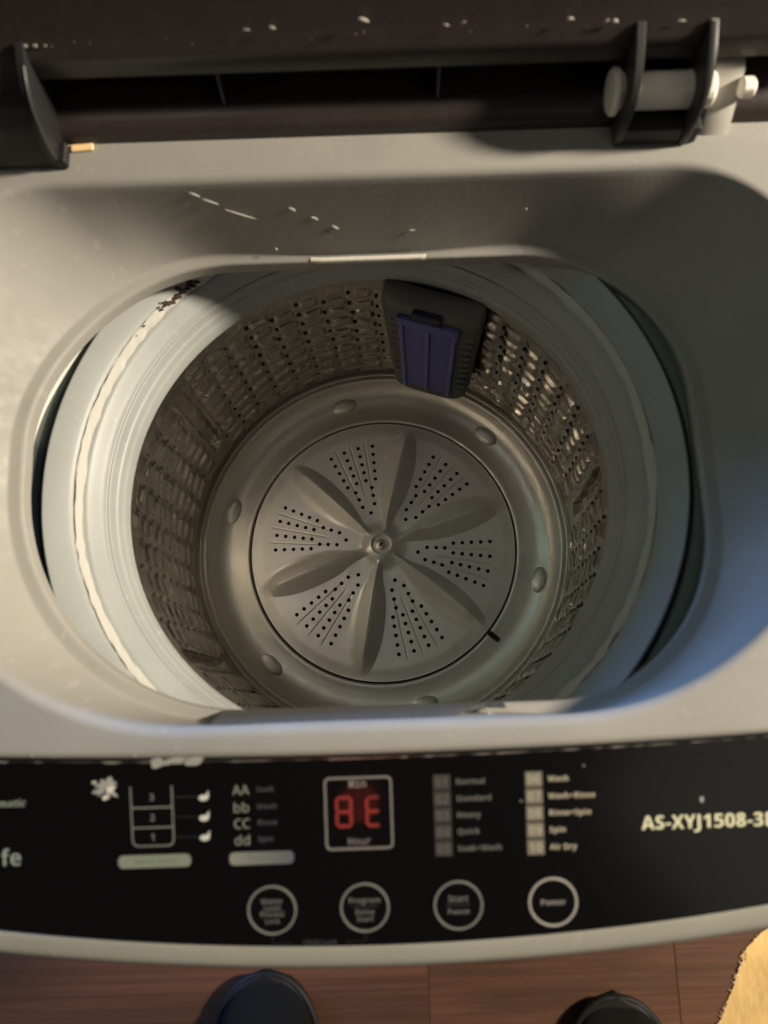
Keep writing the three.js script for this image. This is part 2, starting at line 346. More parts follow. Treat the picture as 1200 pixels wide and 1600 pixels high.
const panelTex = new THREE.CanvasTexture(cnv); panelTex.colorSpace = THREE.SRGBColorSpace; panelTex.anisotropy = 8; panelTex.wrapS = panelTex.wrapT = THREE.ClampToEdgeWrapping;
const smear = rep(grime, 5);
M.panel = new THREE.MeshPhysicalMaterial({ map: panelTex, roughness: 0.22, roughnessMap: null, clearcoat: 0.25, clearcoatRoughness: 0.12 });
M.panelPlain = std({ color: C(0.0065, 0.006, 0.0065), roughness: 0.22 });
M.ink = std({ color: C(0.17, 0.17, 0.155), roughness: 0.4 });
M.inkBright = std({ color: C(0.33, 0.31, 0.27), roughness: 0.4 });
M.led = std({ color: C(0.05, 0.008, 0.006), emissive: C(1.0, 0.09, 0.05), emissiveIntensity: 0.11, roughness: 0.5 });
M.ledDim = std({ color: C(0.04, 0.008, 0.006), emissive: C(1.0, 0.08, 0.05), emissiveIntensity: 0.07, roughness: 0.5 });
const panelEnd = (x) => { const zf = frontZ(x) - 0.0112 * (1 + 0.066 * Math.pow((x + 0.004) / 0.19, 2)); return (zf - 0.1445) / Math.cos(TH); };
const panelGeo = grid(81, 13, (i, j) => { const x = lerp(-0.2575, 0.2515, i / 80); return panelAt(x, lerp(-0.006, panelEnd(x), j / 12)); }, false, (i, j) => { const x = lerp(-0.2575, 0.2515, i / 80); return panelUV(x, lerp(-0.006, panelEnd(x), j / 12)); });
{
  // the print covers its own stretch; beyond it the texture's edge colour runs on
  const uv = panelGeo.attributes.uv; for (let i = 0; i < uv.count; i++) uv.setXY(i, clamp(uv.getX(i), 0.0005, 0.9995), clamp(uv.getY(i), 0.001, 0.999));
}
const panel = part('control_panel', up(panelGeo), M.panel, wm, 'glossy black control panel with printed programs and a red display');
function flat(shape, h, seg = 24) {                        // shape drawn in (x, s) metres, laid on the panel h above it
  const g = new THREE.ExtrudeGeometry(shape, { depth: 0.0004, bevelEnabled: false, curveSegments: seg });
  const p = g.attributes.position; for (let i = 0; i < p.count; i++) p.setXYZ(i, ...panelAt(p.getX(i), -p.getY(i), h + p.getZ(i)));
  g.computeVertexNormals(); return up(g);
}
function rrShape(x0, s0, x1, s1, r) {
  const s = new THREE.Shape(); const y0 = -s1, y1 = -s0;
  s.moveTo(x0 + r, y0); s.lineTo(x1 - r, y0); s.quadraticCurveTo(x1, y0, x1, y0 + r); s.lineTo(x1, y1 - r); s.quadraticCurveTo(x1, y1, x1 - r, y1); s.lineTo(x0 + r, y1); s.quadraticCurveTo(x0, y1, x0, y1 - r); s.lineTo(x0, y0 + r); s.quadraticCurveTo(x0, y0, x0 + r, y0); return s;
}
const ringShape = (x, s, r, w) => { const a = new THREE.Shape(); a.absarc(x, -s, r, 0, 2 * Math.PI); const h = new THREE.Path(); h.absarc(x, -s, r - w, 0, 2 * Math.PI, true); a.holes.push(h); return a; };
[[-0.0568, 0.0722, 'first touch button, for water level'], [-0.0127, 0.0724, 'second touch button, for program and delay'], [0.0318, 0.0728, 'third touch button, marked Start Pause'], [0.0768, 0.0727, 'fourth touch button, marked Power']].forEach(([x, s, label], i) => {
  // a button is a thin raised disc that carries the print, with a pale ring round it
  const d = new THREE.CircleGeometry(0.0105, 48), p = d.attributes.position, uv = d.attributes.uv;
  for (let k = 0; k < p.count; k++) { const a = p.getX(k) + x, b = s - p.getY(k); uv.setXY(k, ...panelUV(a, b)); p.setXYZ(k, ...panelAt(a, b, 0.0003)); }
  d.computeVertexNormals();
  const b = part('button', up(d), M.panel, panel, label);
  part('button_ring', flat(ringShape(x, s, 0.0117, i === 3 ? 0.0011 : 0.0010), 0.0002, 48), i === 3 ? M.inkBright : M.ink, panel);
});
{
  const f = rrShape(-0.0303, 0.0102, 0.0020, 0.0448, 0.003), h = rrShape(-0.0293, 0.0112, 0.0010, 0.0438, 0.0022); f.holes.push(h);
  part('display_frame', flat(f, 0.0002), M.ink, panel);
  // seven segments each; slanted slightly like the photograph's
  const bar = (x0, s0, x1, s1, w) => { const dx = x1 - x0, ds = s1 - s0, l = Math.hypot(dx, ds), ux = dx / l, us = ds / l, e = w * 0.5; const q = new THREE.Shape();
    const P = (a, b) => [x0 + ux * a - us * b, -(s0 + us * a + ux * b)];
    [[0, 0], [e, e], [l - e, e], [l, 0], [l - e, -e], [e, -e]].forEach(([a, b], i) => (i ? q.lineTo(...P(a, b)) : q.moveTo(...P(a, b)))); q.closePath(); return q; };
  const digit = (xl, xr, st, sb, on) => {
    const sm = (st + sb) / 2, w = 0.0017, all = { a: [xl, st, xr, st], b: [xr, st, xr, sm], c: [xr, sm, xr, sb], d: [xl, sb, xr, sb], e: [xl, sm, xl, sb], f: [xl, st, xl, sm], g: [xl, sm, xr, sm] };
    const sh = (k) => { const [a, b, c, d] = all[k]; return flat(bar(a, b, c, d, w), 0.0002, 2); };
    const lit = [], dimm = []; for (const k of 'abcdefg') if (on.includes(k)) lit.push(sh(k)); else if (k === 'a') dimm.push(sh(k));
    part('display_digit', noIndex(lit), M.led, panel, 'glowing red digit');
    if (dimm.length) part('unlit_segment', noIndex(dimm), M.ledDim, panel);
  };
  digit(-0.0245, -0.0178, 0.0200, 0.0335, 'abcdefg'); digit(-0.0102, -0.0042, 0.0202, 0.0335, 'defg');
  const led = new THREE.PointLight(C(1, 0.12, 0.06), 0.0006, 0.3, 2); led.position.set(...panelAt(-0.0142, 0.027, 0.004)); led.position.y += Y0; led.name = 'display_glow'; scene.add(led);
}
// flaked patches on the panel
{
  const flake = (x, s, rx, rs, n, rough) => { const q = new THREE.Shape(); for (let i = 0; i < n; i++) { const a = i / n * 2 * Math.PI, k = 1 - rough * 1.25 * vnoise(i * 0.62 + x * 9000, s * 5000 + 3) - 0.12 * rnd(); const X = x + rx * k * Math.cos(a), Y = -(s + rs * k * Math.sin(a)); i ? q.lineTo(X, Y) : q.moveTo(X, Y); } q.closePath(); return flat(q, 0.0001, 2); };
  part('flaked_patch', flake(-0.1335, 0.0120, 0.0085, 0.0066, 46, 0.55), M.silver, panel, 'silvery star-shaped patch where the black film has flaked off');
  part('bare_spot', noIndex([flake(-0.1318, 0.0125, 0.0026, 0.0022, 9, 0.3), flake(-0.1345, 0.0163, 0.0018, 0.0013, 9, 0.3), flake(-0.1392, 0.0087, 0.0017, 0.0008, 9, 0.3)].map((g) => g.translate(0, 0.0005, 0.0001))), M.worn, panel);
  part('flaked_edge', noIndex([flake(-0.1085, 0.0005, 0.0062, 0.0034, 17, 0.45), flake(-0.0925, 0.0003, 0.0072, 0.0030, 19, 0.4), flake(-0.10, -0.0003, 0.009, 0.0022, 15, 0.4)]), M.silver, panel);
  part('bare_spot', flake(0.1490, 0.0262, 0.0013, 0.0022, 9, 0.4), M.silver, panel);
  part('bare_spot', flake(0.0935, 0.0086, 0.0006, 0.0007, 7, 0.4), M.silver, panel);
  part('bare_spot', flake(0.0632, 0.0243, 0.0007, 0.0006, 7, 0.4), M.silver, panel);
}

// ---------------------------------------------------------------- tub, ring, basket
part('outer_tub', tub(lathe(smoothPts([[0.15, -0.035], [0.185, -0.028], [0.1935, -0.01], [0.1935, 0.10], [0.1925, 0.207], [0.1935, 0.209], [0.2005, 0.209], [0.2010, 0.206], [0.200, 0.1], [0.197, -0.03]], 4))), M.gap, wm);
part('lit_rim_arc', tub(grid(60, 7, (i, j) => { const a = lerp(134, 172, i / 59) * D2R, e = sstep(0, 0.3, i / 59) * sstep(1, 0.4, i / 59), [r, y] = [[0.1930, 0.200], [0.1930, 0.2130], [0.1936, 0.2142], [0.1950, 0.2146], [0.1990, 0.2146], [0.2010, 0.213], [0.2010, 0.200]][j]; const q = lerp(0.2005, r, e); return [q * Math.cos(a), y, -q * Math.sin(a)]; })), M.tub, wm);  // cream arc of the tub rim, drawn only where it catches light
{
  const prof = [[0.1900, 0.185], [0.1900, 0.2085], [0.1895, 0.2120], [0.1883, 0.2138], [0.1868, 0.2133], [0.1755, 0.2068], [0.1735, 0.2046], [0.1728, 0.2030], [0.1700, 0.1998], [0.1690, 0.1994], [0.1672, 0.1984],
    [0.1625, 0.1924], [0.1607, 0.1900], [0.1602, 0.1880], [0.1596, 0.1873], [0.1588, 0.1872], [0.1581, 0.1862], [0.1577, 0.1838], [0.1573, 0.1815], [0.1568, 0.1800], [0.1560, 0.1792], [0.1555, 0.1772], [0.1551, 0.1745], [0.1546, 0.1733], [0.1541, 0.1722], [0.1537, 0.1690], [0.1537, 0.1640], [0.1555, 0.1600]];
  const ring = part('balance_ring', tub(lathe(smoothPts(prof, 4), 256)), M.ring, wm);
  // ragged weld line between the two halves of the ring
  const n = 720, g = grid(n, 9, (i, j) => {
    const a = i / n * 2 * Math.PI, t = j / 8, k = (ph) => fbm(i * 0.05 + ph, 3, 36, 4) - 0.5;
    const rag = 0.0016 * (vnoise(i * 0.25, 11, 180) - 0.5);
    const r = lerp(0.1735 + 0.0022 * k(0) + rag, 0.1692 + 0.0024 * k(9) - rag * 0.8, t);
    const y = lerp(0.2053, 0.1995, t) + 0.0008 * Math.sin(Math.PI * t) + 0.0006 * (vnoise(i * 0.35, j * 0.8, 252) - 0.5) - (t === 0 || t === 1 ? 0.0012 : 0) ;
    return [r * Math.cos(a), y, -r * Math.sin(a)];
  }, true);
  part('weld_bead', tub(g), M.weld, ring, 'cream ragged weld bead running round the ring');
  // dirt where the bead passes under the deck
  const gs = [];
  for (let i = 0; i < 34; i++) { const a = (i < 20 ? rr(126, 133) : i < 32 ? rr(134, 138) : rr(138, 146)) * D2R, r = 0.1728 + rr(-0.0022, 0.0016), y = 0.2058 + (r - 0.1735) * 0.9; const s = rr(0.0003, i < 32 ? 0.0016 : 0.0007); gs.push(new THREE.IcosahedronGeometry(s, 1).scale(2.4, 0.3, 1).rotateY(a + 0.7).translate(r * Math.cos(a), y, -r * Math.sin(a))); }
  part('dirt', tub(noIndex(gs)), M.rust, ring).userData.kind = 'stuff';
}
{ // stainless basket wall: pressed dimples with drain holes and upright flutes
  const nA = 1500, nH = 230, h0 = 0.010, h1 = 0.166, cols = 50, rowH = 0.0140;
  const bump = (a0, h0_) => {
    const a = a0 + 0.03 * (fbm(a0 * 14, h0_ * 90, 1e6, 2) - 0.5), h = h0_ + 0.006 * (fbm(a0 * 12 + 50, h0_ * 80, 1e6, 2) - 0.5);
    let u = a / (2 * Math.PI) * cols; const ci = Math.floor(u), fu = u - ci;
    const off = (ci % 2) * 0.5, v = h / rowH + off, vi = Math.floor(v), fv = v - vi;
    const e = sstep(0.165, 0.138, h) * sstep(0.020, 0.034, h), panelK = ci % 10;
    const wob = hash(ci, vi);
    let d = 0;
    if (panelK > 0) {
      const bx = sstep(0.06, 0.30, fu) * sstep(0.94, 0.66, fu), by = sstep(0.05, 0.32, fv) * sstep(0.98, 0.62, fv);
      d += (0.0017 + 0.0010 * Math.max(0, Math.cos(a0 - 0.15))) * bx * by * (0.7 + 0.4 * wob);                                        // blocky embossing, pressed towards the axis
    } else {
      const slot = sstep(0.18, 0.30, fu) * sstep(0.82, 0.70, fu), y2 = sstep(0.045, 0.055, h) * sstep(0.150, 0.142, h);
      d -= 0.0045 * slot * y2; d += 0.0012 * (1 - slot) * y2;
    }
    d += 0.0008 * (fbm(a * 9, h * 60, 1e6, 2) - 0.5);
    return d * e;
  };
  const g = grid(nA, nH, (i, j) => {
    const a = i / nA * 2 * Math.PI, h = lerp(h0, h1, j / (nH - 1)), r = lerp(0.1525, 0.1545, j / (nH - 1)) - bump(a, h);
    return [r * Math.cos(a), h, -r * Math.sin(a)];
  }, true, (i, j) => [i / nA * 3, j / nH * 0.5]);
  const steel = part('steel_basket', tub(g), M.steel, wm, 'stainless steel drum wall with pressed dimples and holes');
  const gs = [];
  for (let c = 0; c < cols; c++) for (let v = 1; v < 12; v++) {
    if (c % 10 === 0) continue;
    const h = (v + 0.5 - (c % 2) * 0.5) * rowH + 0.002; if (h < 0.035 || h > 0.150) continue;
    const a = (c + 0.98) / cols * 2 * Math.PI + rr(-0.004, 0.004), r = 0.1522;
    gs.push(new THREE.CylinderGeometry(rr(0.0012, 0.0017), 0.0016, 0.004, 10).rotateZ(Math.PI / 2).translate(r + 0.0022 + h * 0.006, h, 0).rotateY(a));
  }
  part('drain_hole', tub(noIndex(gs)), M.dark, steel, 'small dark drain holes between the dimples').userData.kind = 'stuff';
}
const tubAt = (r, deg, y) => [r * Math.cos(deg * D2R), y, -r * Math.sin(deg * D2R)];
{ // moulded floor ring of the basket
  const prof = [[0.1124, -0.012], [0.1124, -0.0020], [0.1132, -0.0004], [0.1145, 0.0002], [0.1200, -0.0006], [0.1290, -0.0010], [0.1365, 0.0010], [0.1425, 0.0055], [0.1458, 0.0105], [0.1470, 0.0128], [0.1480, 0.0134], [0.1490, 0.0128], [0.1497, 0.0112], [0.1505, 0.0118], [0.1515, 0.0140], [0.1525, 0.0140], [0.1530, 0.0100]];
  const fl = part('basket_floor', tub(lathe(smoothPts(prof, 4), 256)), M.floorRing, wm);
  for (const d of [103, 45.5, -14.5, -77, -135, 163.5]) {
    const g = new THREE.SphereGeometry(1, 28, 16).scale(0.0058, 0.0032, 0.0110).rotateZ(0.36).translate(0.1325, 0.0006, 0).rotateY(d * D2R);
    part('tab', tub(g), M.floorRing, fl);
  }
  part('hole_shade', tub(new THREE.CircleGeometry(0.1525, 64).rotateX(-Math.PI / 2).translate(0, -0.0125, 0)), M.dark, fl);  // black disc put underneath so the pulsator holes read as dark
  // bit of lint caught at the edge of the pulsator
  part('lint', tub(new THREE.CapsuleGeometry(0.0022, 0.008, 4, 10).rotateZ(Math.PI / 2).rotateY(-41.5 * D2R).translate(...tubAt(0.1175, -41.5, 0.0016))), M.dark, fl);
}
// ---------------------------------------------------------------- pulsator
const PR = 0.1112, FIN = [75.7, 17.8, -40.7, -100.8, -161.7, 135.4], MID = [46.8, -11.7, -71, -131.2, 167, 105.5];
const STEEP = [-1, -1, 1, 1, 1, -1];
const holes = [];
for (const m of MID) {
  const H = (rf, dd) => holes.push([rf * PR * Math.cos((m + dd) * D2R), rf * PR * Math.sin((m + dd) * D2R)]);
  for (const dd of [-12, -4, 4, 12]) for (const rf of [0.54, 0.607, 0.675, 0.745, 0.814]) H(rf, dd);
  H(0.277, 0); for (const dd of [-8, 8]) for (const rf of [0.342, 0.41, 0.475]) H(rf, dd);
}
function finAt(x, y) {                                      // [height, which fin] at plan position x right, y back
  let best = 0, id = -1;
  for (let k = 0; k < 6; k++) {
    const a = FIN[k] * D2R, u = x * Math.cos(a) + y * Math.sin(a), v = -x * Math.sin(a) + y * Math.cos(a);
    if (u < 0.010 || u > 0.109) continue;
    const t = (u - 0.010) / 0.099, leaf = Math.pow(Math.max(0, Math.sin(Math.PI * Math.pow(clamp(t, 0, 1), 1.35))), 0.75);
    const w = 0.0035 + 0.0098 * leaf * sstep(0, 0.35, t), hh = 0.0180 * Math.pow(Math.sin(Math.PI * clamp(0.10 + t * 0.86, 0, 1)), 0.6) * sstep(1.0, 0.80, t);
    const steep = v * STEEP[k] > 0, q = Math.abs(v) / (steep ? w * 0.94 : w * 1.3); if (q >= 1) continue;   // one flank drops steeply, the other eases out
    const h = hh * (steep ? Math.pow(1 - q, 0.95) : Math.pow(1 - q, 1.9)) * (1 - 0.10 * Math.exp(-Math.pow(v / 0.0016, 2)));
    if (h > best) { best = h; id = k; }
  }
  return [best, id];
}
const grooves = MID.flatMap((m) => [-8, 0, 8].map((d) => (m + d) * D2R));
function pulsH(x, y) {
  const r = Math.hypot(x, y);
  let h = 0.0035 * Math.pow(Math.max(0, 1 - r / PR), 1.2) + 0.0012 * sstep(1, 0.9, r / PR) + 0.010 * Math.exp(-Math.pow(r / 0.0145, 4)) - 0.0035 * sstep(0.0085, 0.0075, r);
  h += finAt(x, y)[0] * sstep(0.010, 0.024, r);
  const a = Math.atan2(y, x);
  for (const g of grooves) { const c = Math.cos(a - g); if (c > 0.98) { const v = Math.abs(r * Math.sin(a - g)); if (v < 0.0009) h -= 0.0007 * (1 - v / 0.0009) * sstep(0.40, 0.46, r / PR) * sstep(0.87, 0.83, r / PR); } }
  return h;
}
{
  const n = 520, st = 2 * PR / (n - 1), sets = Array.from({ length: 8 }, () => ({ p: [], nm: [], uv: [], ix: [], map: new Map() }));
  const pos = (i, j) => {
    let x = -PR + i * st, y = -PR + j * st; const r = Math.hypot(x, y);
    if (r > PR - st * 0.75) { x *= PR / r; y *= PR / r; }
    for (const [hx, hy] of holes) { const d = Math.hypot(x - hx, y - hy); if (d > 1e-6 && Math.abs(d - 0.00165) < st * 0.62) { x = hx + (x - hx) * 0.00165 / d; y = hy + (y - hy) * 0.00165 / d; break; } }
    return [x, y];
  };
  const V = new Array(n * n);
  for (let j = 0; j < n; j++) for (let i = 0; i < n; i++) { const x = -PR + i * st, y = -PR + j * st; if (Math.hypot(x, y) < PR + st * 0.8) V[j * n + i] = pos(i, j); }
  const vert = (s, k) => {
    if (s.map.has(k)) return s.map.get(k);
    const [x, y] = V[k], e = 0.0003, h = pulsH(x, y), dx = (pulsH(x + e, y) - pulsH(x - e, y)) / (2 * e), dy = (pulsH(x, y + e) - pulsH(x, y - e)) / (2 * e), l = Math.hypot(dx, dy, 1);
    s.p.push(x, h, -y); s.nm.push(-dx / l, 1 / l, dy / l); s.uv.push(x, y); const id = s.p.length / 3 - 1; s.map.set(k, id); return id;
  };
  for (let j = 0; j < n - 1; j++) for (let i = 0; i < n - 1; i++) {
    const q = [j * n + i, j * n + i + 1, (j + 1) * n + i, (j + 1) * n + i + 1]; if (q.some((k) => !V[k])) continue;
    for (const t of [[q[0], q[1], q[3]], [q[0], q[3], q[2]]]) {
      const x = (V[t[0]][0] + V[t[1]][0] + V[t[2]][0]) / 3, y = (V[t[0]][1] + V[t[1]][1] + V[t[2]][1]) / 3;
      if (holes.some(([hx, hy]) => Math.abs(x - hx) < 0.0016 && Math.hypot(x - hx, y - hy) < 0.0016)) continue;
      const r = Math.hypot(x, y), f = finAt(x, y), s = r < 0.0135 ? sets[7] : f[0] > 0.0008 && r > 0.0165 ? sets[f[1]] : sets[6];
      s.ix.push(...t.map((k) => vert(s, k)));
    }
  }
  const geo = (s) => { const g = new THREE.BufferGeometry(); g.setAttribute('position', new THREE.Float32BufferAttribute(s.p, 3)); g.setAttribute('normal', new THREE.Float32BufferAttribute(s.nm, 3)); g.setAttribute('uv', new THREE.Float32BufferAttribute(s.uv, 2)); g.setIndex(s.ix); return tub(g); };
  const pu = part('pulsator', geo(sets[6]), M.puls, wm, 'round grey pulsator plate with six fins and rows of small holes');
  for (let k = 0; k < 6; k++) part('fin', geo(sets[k]), M.puls, pu);
  part('hub', geo(sets[7]), M.puls, pu);
  const head = new THREE.LatheGeometry([[0.0001, 0.0030], [0.0025, 0.0029], [0.0046, 0.0020], [0.0054, 0.0006], [0.0054, 0]].map(([a, b]) => new THREE.Vector2(a, b)), 32).translate(0, 0.0094, 0);
  part('screw', tub(head), M.screw, pu, 'small cross-head screw in the middle');
  part('screw_slot', tub(noIndex([new THREE.BoxGeometry(0.0045, 0.0008, 0.0010), new THREE.BoxGeometry(0.0010, 0.0008, 0.0045)]).rotateY(0.6).translate(0, 0.0123, 0)), M.dark, pu);
}
// ---------------------------------------------------------------- lint filter
{
  const base = new THREE.Matrix4().makeRotationY((69.5 - 90) * D2R);   // local: x along the wall, z towards the axis, wall at z = -0.153
  const place = (g) => tub(g.applyMatrix4(base));
  // housing: tapering rounded box lofted from bottom to top
  const loops = [], NB = 48;
  const sect = (hw, zf, y, r = 0.010) => { const a = []; for (let i = 0; i < NB; i++) { const t = i / NB * 2 * Math.PI, c = Math.cos(t), s = Math.sin(t), zb = -0.150, e = 0.45; const X = Math.sign(c) * Math.pow(Math.abs(c), e) * hw, Z = (zf + zb) / 2 + Math.sign(s) * Math.pow(Math.abs(s), e) * (zf - zb) / 2; a.push([X * (1 - 0.12 * sstep(-0.4, 1, s)), y, Z]); } loops.push(a); };
  sect(0.0005, -0.1285, 0.0440); sect(0.024, -0.1278, 0.0440); sect(0.0295, -0.1262, 0.0455); sect(0.0315, -0.1250, 0.0495); sect(0.0345, -0.1290, 0.10); sect(0.0378, -0.1335, 0.150);
  sect(0.0382, -0.1345, 0.1560); sect(0.0378, -0.1375, 0.1605); sect(0.0365, -0.1445, 0.1660); sect(0.033, -0.148, 0.1662); sect(0.0005, -0.1495, 0.1662);
  const hs = part('lint_filter', place(grid(NB, loops.length, (i, j) => loops[j][i], true)), M.filter, wm, 'dark grey lint filter housing with a blue plastic insert');
  const box = (w, h, d, x, y, z, r = 0.0008) => new RoundedBoxGeometry(w, h, d, 2, r).translate(x, y, z);
  const lean = (g) => {                                     // the front leans back and widens towards the top
    const p = g.attributes.position; for (let i = 0; i < p.count; i++) { const y = p.getY(i); p.setXYZ(i, (p.getX(i) + 0.001) * (1 + (y - 0.095) * 1.2) * 1.08 + 0.001, y + 0.012, p.getZ(i) - (y - 0.05) * 0.085); }
    g.computeVertexNormals(); return place(g);
  };
  // blue insert: frame bars, mesh panel and finger tab
  const zf = -0.1245;
  part('filter_mesh', lean(box(0.036, 0.092, 0.003, -0.002, 0.094, zf - 0.0012)), M.blue, hs);
  for (const x of [-0.0195, -0.002, 0.0155]) part('filter_bar', lean(box(0.0032, 0.094, 0.0035, x, 0.094, zf + 0.0005)), std({ color: C(0.11, 0.115, 0.29), roughness: 0.45 }), hs);
  part('filter_bar', lean(box(0.040, 0.008, 0.004, -0.002, 0.137, zf + 0.0008)), M.blue, hs);
  part('finger_tab', lean(box(0.019, 0.007, 0.006, -0.003, 0.1445, zf - 0.001, 0.0015)), std({ color: C(0.012, 0.012, 0.03), roughness: 0.5 }), hs);
  for (let i = 0; i < 9; i++) for (const s of [-1, 1]) part('rib', lean(box(0.0085, 0.0024, 0.0035, s * 0.0245 - 0.001 * s, 0.062 + i * 0.0085, zf - 0.0032)), M.filter, hs);
}
// ---------------------------------------------------------------- open lid and its hinge
{
  const zy = [[-0.1815, 0.262], [-0.1818, 0.2745], [-0.1832, 0.2795], [-0.1865, 0.2835], [-0.1905, 0.2860], [-0.2125, 0.2875], [-0.2140, 0.2900], [-0.2140, 0.3050], [-0.1975, 0.3065], [-0.1955, 0.3085], [-0.1950, 0.3190], [-0.1962, 0.3225], [-0.1990, 0.3265], [-0.2015, 0.3300], [-0.2145, 0.365], [-0.276, 0.50], [-0.2805, 0.506], [-0.2865, 0.503], [-0.2265, 0.345], [-0.2285, 0.262]];
  const g = extrude(zy, 0.516).rotateY(-Math.PI / 2).translate(0.2540, 0, 0);
  const p = g.attributes.position; for (let i = 0; i < p.count; i++) { /* extruded x -> -z */ }
  const lidGeo = toCreasedNormals(g, 0.5);
  const uv = lidGeo.attributes.uv, q = lidGeo.attributes.position; for (let i = 0; i < uv.count; i++) uv.setXY(i, q.getX(i), q.getY(i) + q.getZ(i));
  const lid = part('lid', up(lidGeo), M.lid, wm, 'black plastic lid standing open behind the drum');
  const plate = (x, w, pts, mat, name) => part(name, up(toCreasedNormals(extrude(pts, w - 0.001, 0.0005).rotateY(-Math.PI / 2).translate(x + w / 2, 0, 0), 0.6)), mat, lid);
  const arc = (tip) => [[-0.212, 0.287], [-0.212, 0.306], [-0.199, 0.3285], [-0.1900, 0.3245], [-0.1815, 0.3195], [-0.1755, 0.3135], [-0.1715, 0.3050], [tip - 0.0005, 0.2950], [tip + 0.0003, 0.2850], [tip, 0.2765], [-0.1800, 0.2765]];
  plate(0.1350, 0.0042, arc(-0.1705), M.gusset, 'bracket'); plate(0.1705, 0.0042, arc(-0.1695), M.gusset, 'bracket'); plate(-0.1680, 0.0042, arc(-0.1680), M.lidBlack, 'bracket');
  part('bracket_highlight', up(new THREE.TubeGeometry(new THREE.CatmullRomCurve3(arc(-0.1680).slice(3, 9).map(([z, y]) => new THREE.Vector3(-0.1662, y, z + 0.0004))), 40, 0.0008, 8)), M.gusset, lid);  // thin paler tube added as the highlight along the bracket rim
  part('hinge_block', up(new RoundedBoxGeometry(0.0440, 0.012, 0.0130, 2, 0.001).translate(0.1560, 0.2815, -0.1770)), M.lidBlack, lid);
  plate(-0.2165, 0.0920, [[-0.212, 0.2765], [-0.212, 0.306], [-0.199, 0.3240], [-0.1920, 0.3205], [-0.1840, 0.3155], [-0.1785, 0.3090], [-0.1745, 0.3000], [-0.1725, 0.2900], [-0.1690, 0.2810], [-0.1690, 0.2765]], M.lidBlack, 'hinge_block');
  part('hinge_block', up(new RoundedBoxGeometry(0.0060, 0.007, 0.0120, 2, 0.001).translate(-0.1650, 0.2790, -0.1730)), M.lidBlack, lid);
  // recess behind the roll
  for (const x of [-0.0755, 0.0385]) part('rib', up(new RoundedBoxGeometry(0.0014, 0.034, 0.016, 1, 0.0005).rotateX(-0.12).translate(x, 0.3035, -0.2035)), M.lid, lid);
  const cyl = (r, x0, x1) => new THREE.CylinderGeometry(r, r, x1 - x0, 40).rotateZ(Math.PI / 2).translate((x0 + x1) / 2, 0.2965, -0.1870);
  const bev = (r, x0, x1) => new THREE.LatheGeometry([[0, x0], [r - 0.0012, x0], [r, x0 + 0.0012], [r, x1 - 0.0012], [r - 0.0012, x1], [0, x1]].map(([a, b]) => new THREE.Vector2(a, b)), 40).rotateZ(-Math.PI / 2).translate(0, 0.2965, -0.1870);
  const pn = part('hinge_pin', up(toCreasedNormals(noIndex([bev(0.0093, 0.130, 0.181)]), 0.6)), M.pin, lid, 'pale plastic hinge pin at the right of the lid');
  part('pin_head', up(toCreasedNormals(noIndex([bev(0.0117, 0.1275, 0.1320)]), 0.6)), M.pin, lid);
  part('pin_end', up(toCreasedNormals(noIndex([bev(0.0052, 0.1955, 0.2030)]), 0.6)), M.pin, lid);
  // lint specks on the ridge
  const gs = [];
  const sp = (x, y, s) => gs.push(new THREE.IcosahedronGeometry(s * 0.75, 1).scale(rr(0.9, 2.1), rr(0.5, 0.9), 0.28).rotateZ(rr(-0.6, 0.6)).translate(x, y, -0.1985 - (y - 0.326) * 0.14 + 0.0003));
  sp(0.0006, 0.335, 0.0024); sp(-0.0435, 0.3325, 0.0016); sp(-0.056, 0.332, 0.0011); sp(0.100, 0.3320, 0.0021); sp(0.122, 0.330, 0.0024); sp(0.1178, 0.3303, 0.0016); sp(0.1545, 0.329, 0.0017); sp(0.170, 0.329, 0.0014); sp(0.0485, 0.332, 0.0012); sp(0.0405, 0.331, 0.001); sp(-0.165, 0.327, 0.0016); sp(-0.160, 0.327, 0.0014); sp(-0.155, 0.327, 0.0012);
  for (let i = 0; i < 45; i++) { const x = rr(-0.2, 0.22); sp(x, 0.3265 + rr(-0.004, 0.004), rr(0.00015, 0.0004)); }
  part('lint_specks', up(noIndex(gs)), M.dust, lid).userData.kind = 'stuff';
  part('painted_light_leak', up(new RoundedBoxGeometry(0.0120, 0.0016, 0.0042, 2, 0.0006).rotateY(0.06).translate(-0.1555, 0.2761, -0.1795)), std({ color: C(0.85, 0.60, 0.30), roughness: 0.5 }), lid, 'small yellow box coloured as light leaking past the left hinge');  // yellow box painted as light leaking past the hinge
  // post on the deck that carries the pin's outer end
  const post = part('hinge_post', up(toCreasedNormals(extrude([[-0.1745, 0.2735], [-0.1768, 0.2775], [-0.1935, 0.3015], [-0.1960, 0.3030], [-0.2000, 0.3030], [-0.2000, 0.2735]], 0.0140, 0.0005).rotateY(-Math.PI / 2).translate(0.1965, 0, 0), 0.6)), M.post, wm);
}

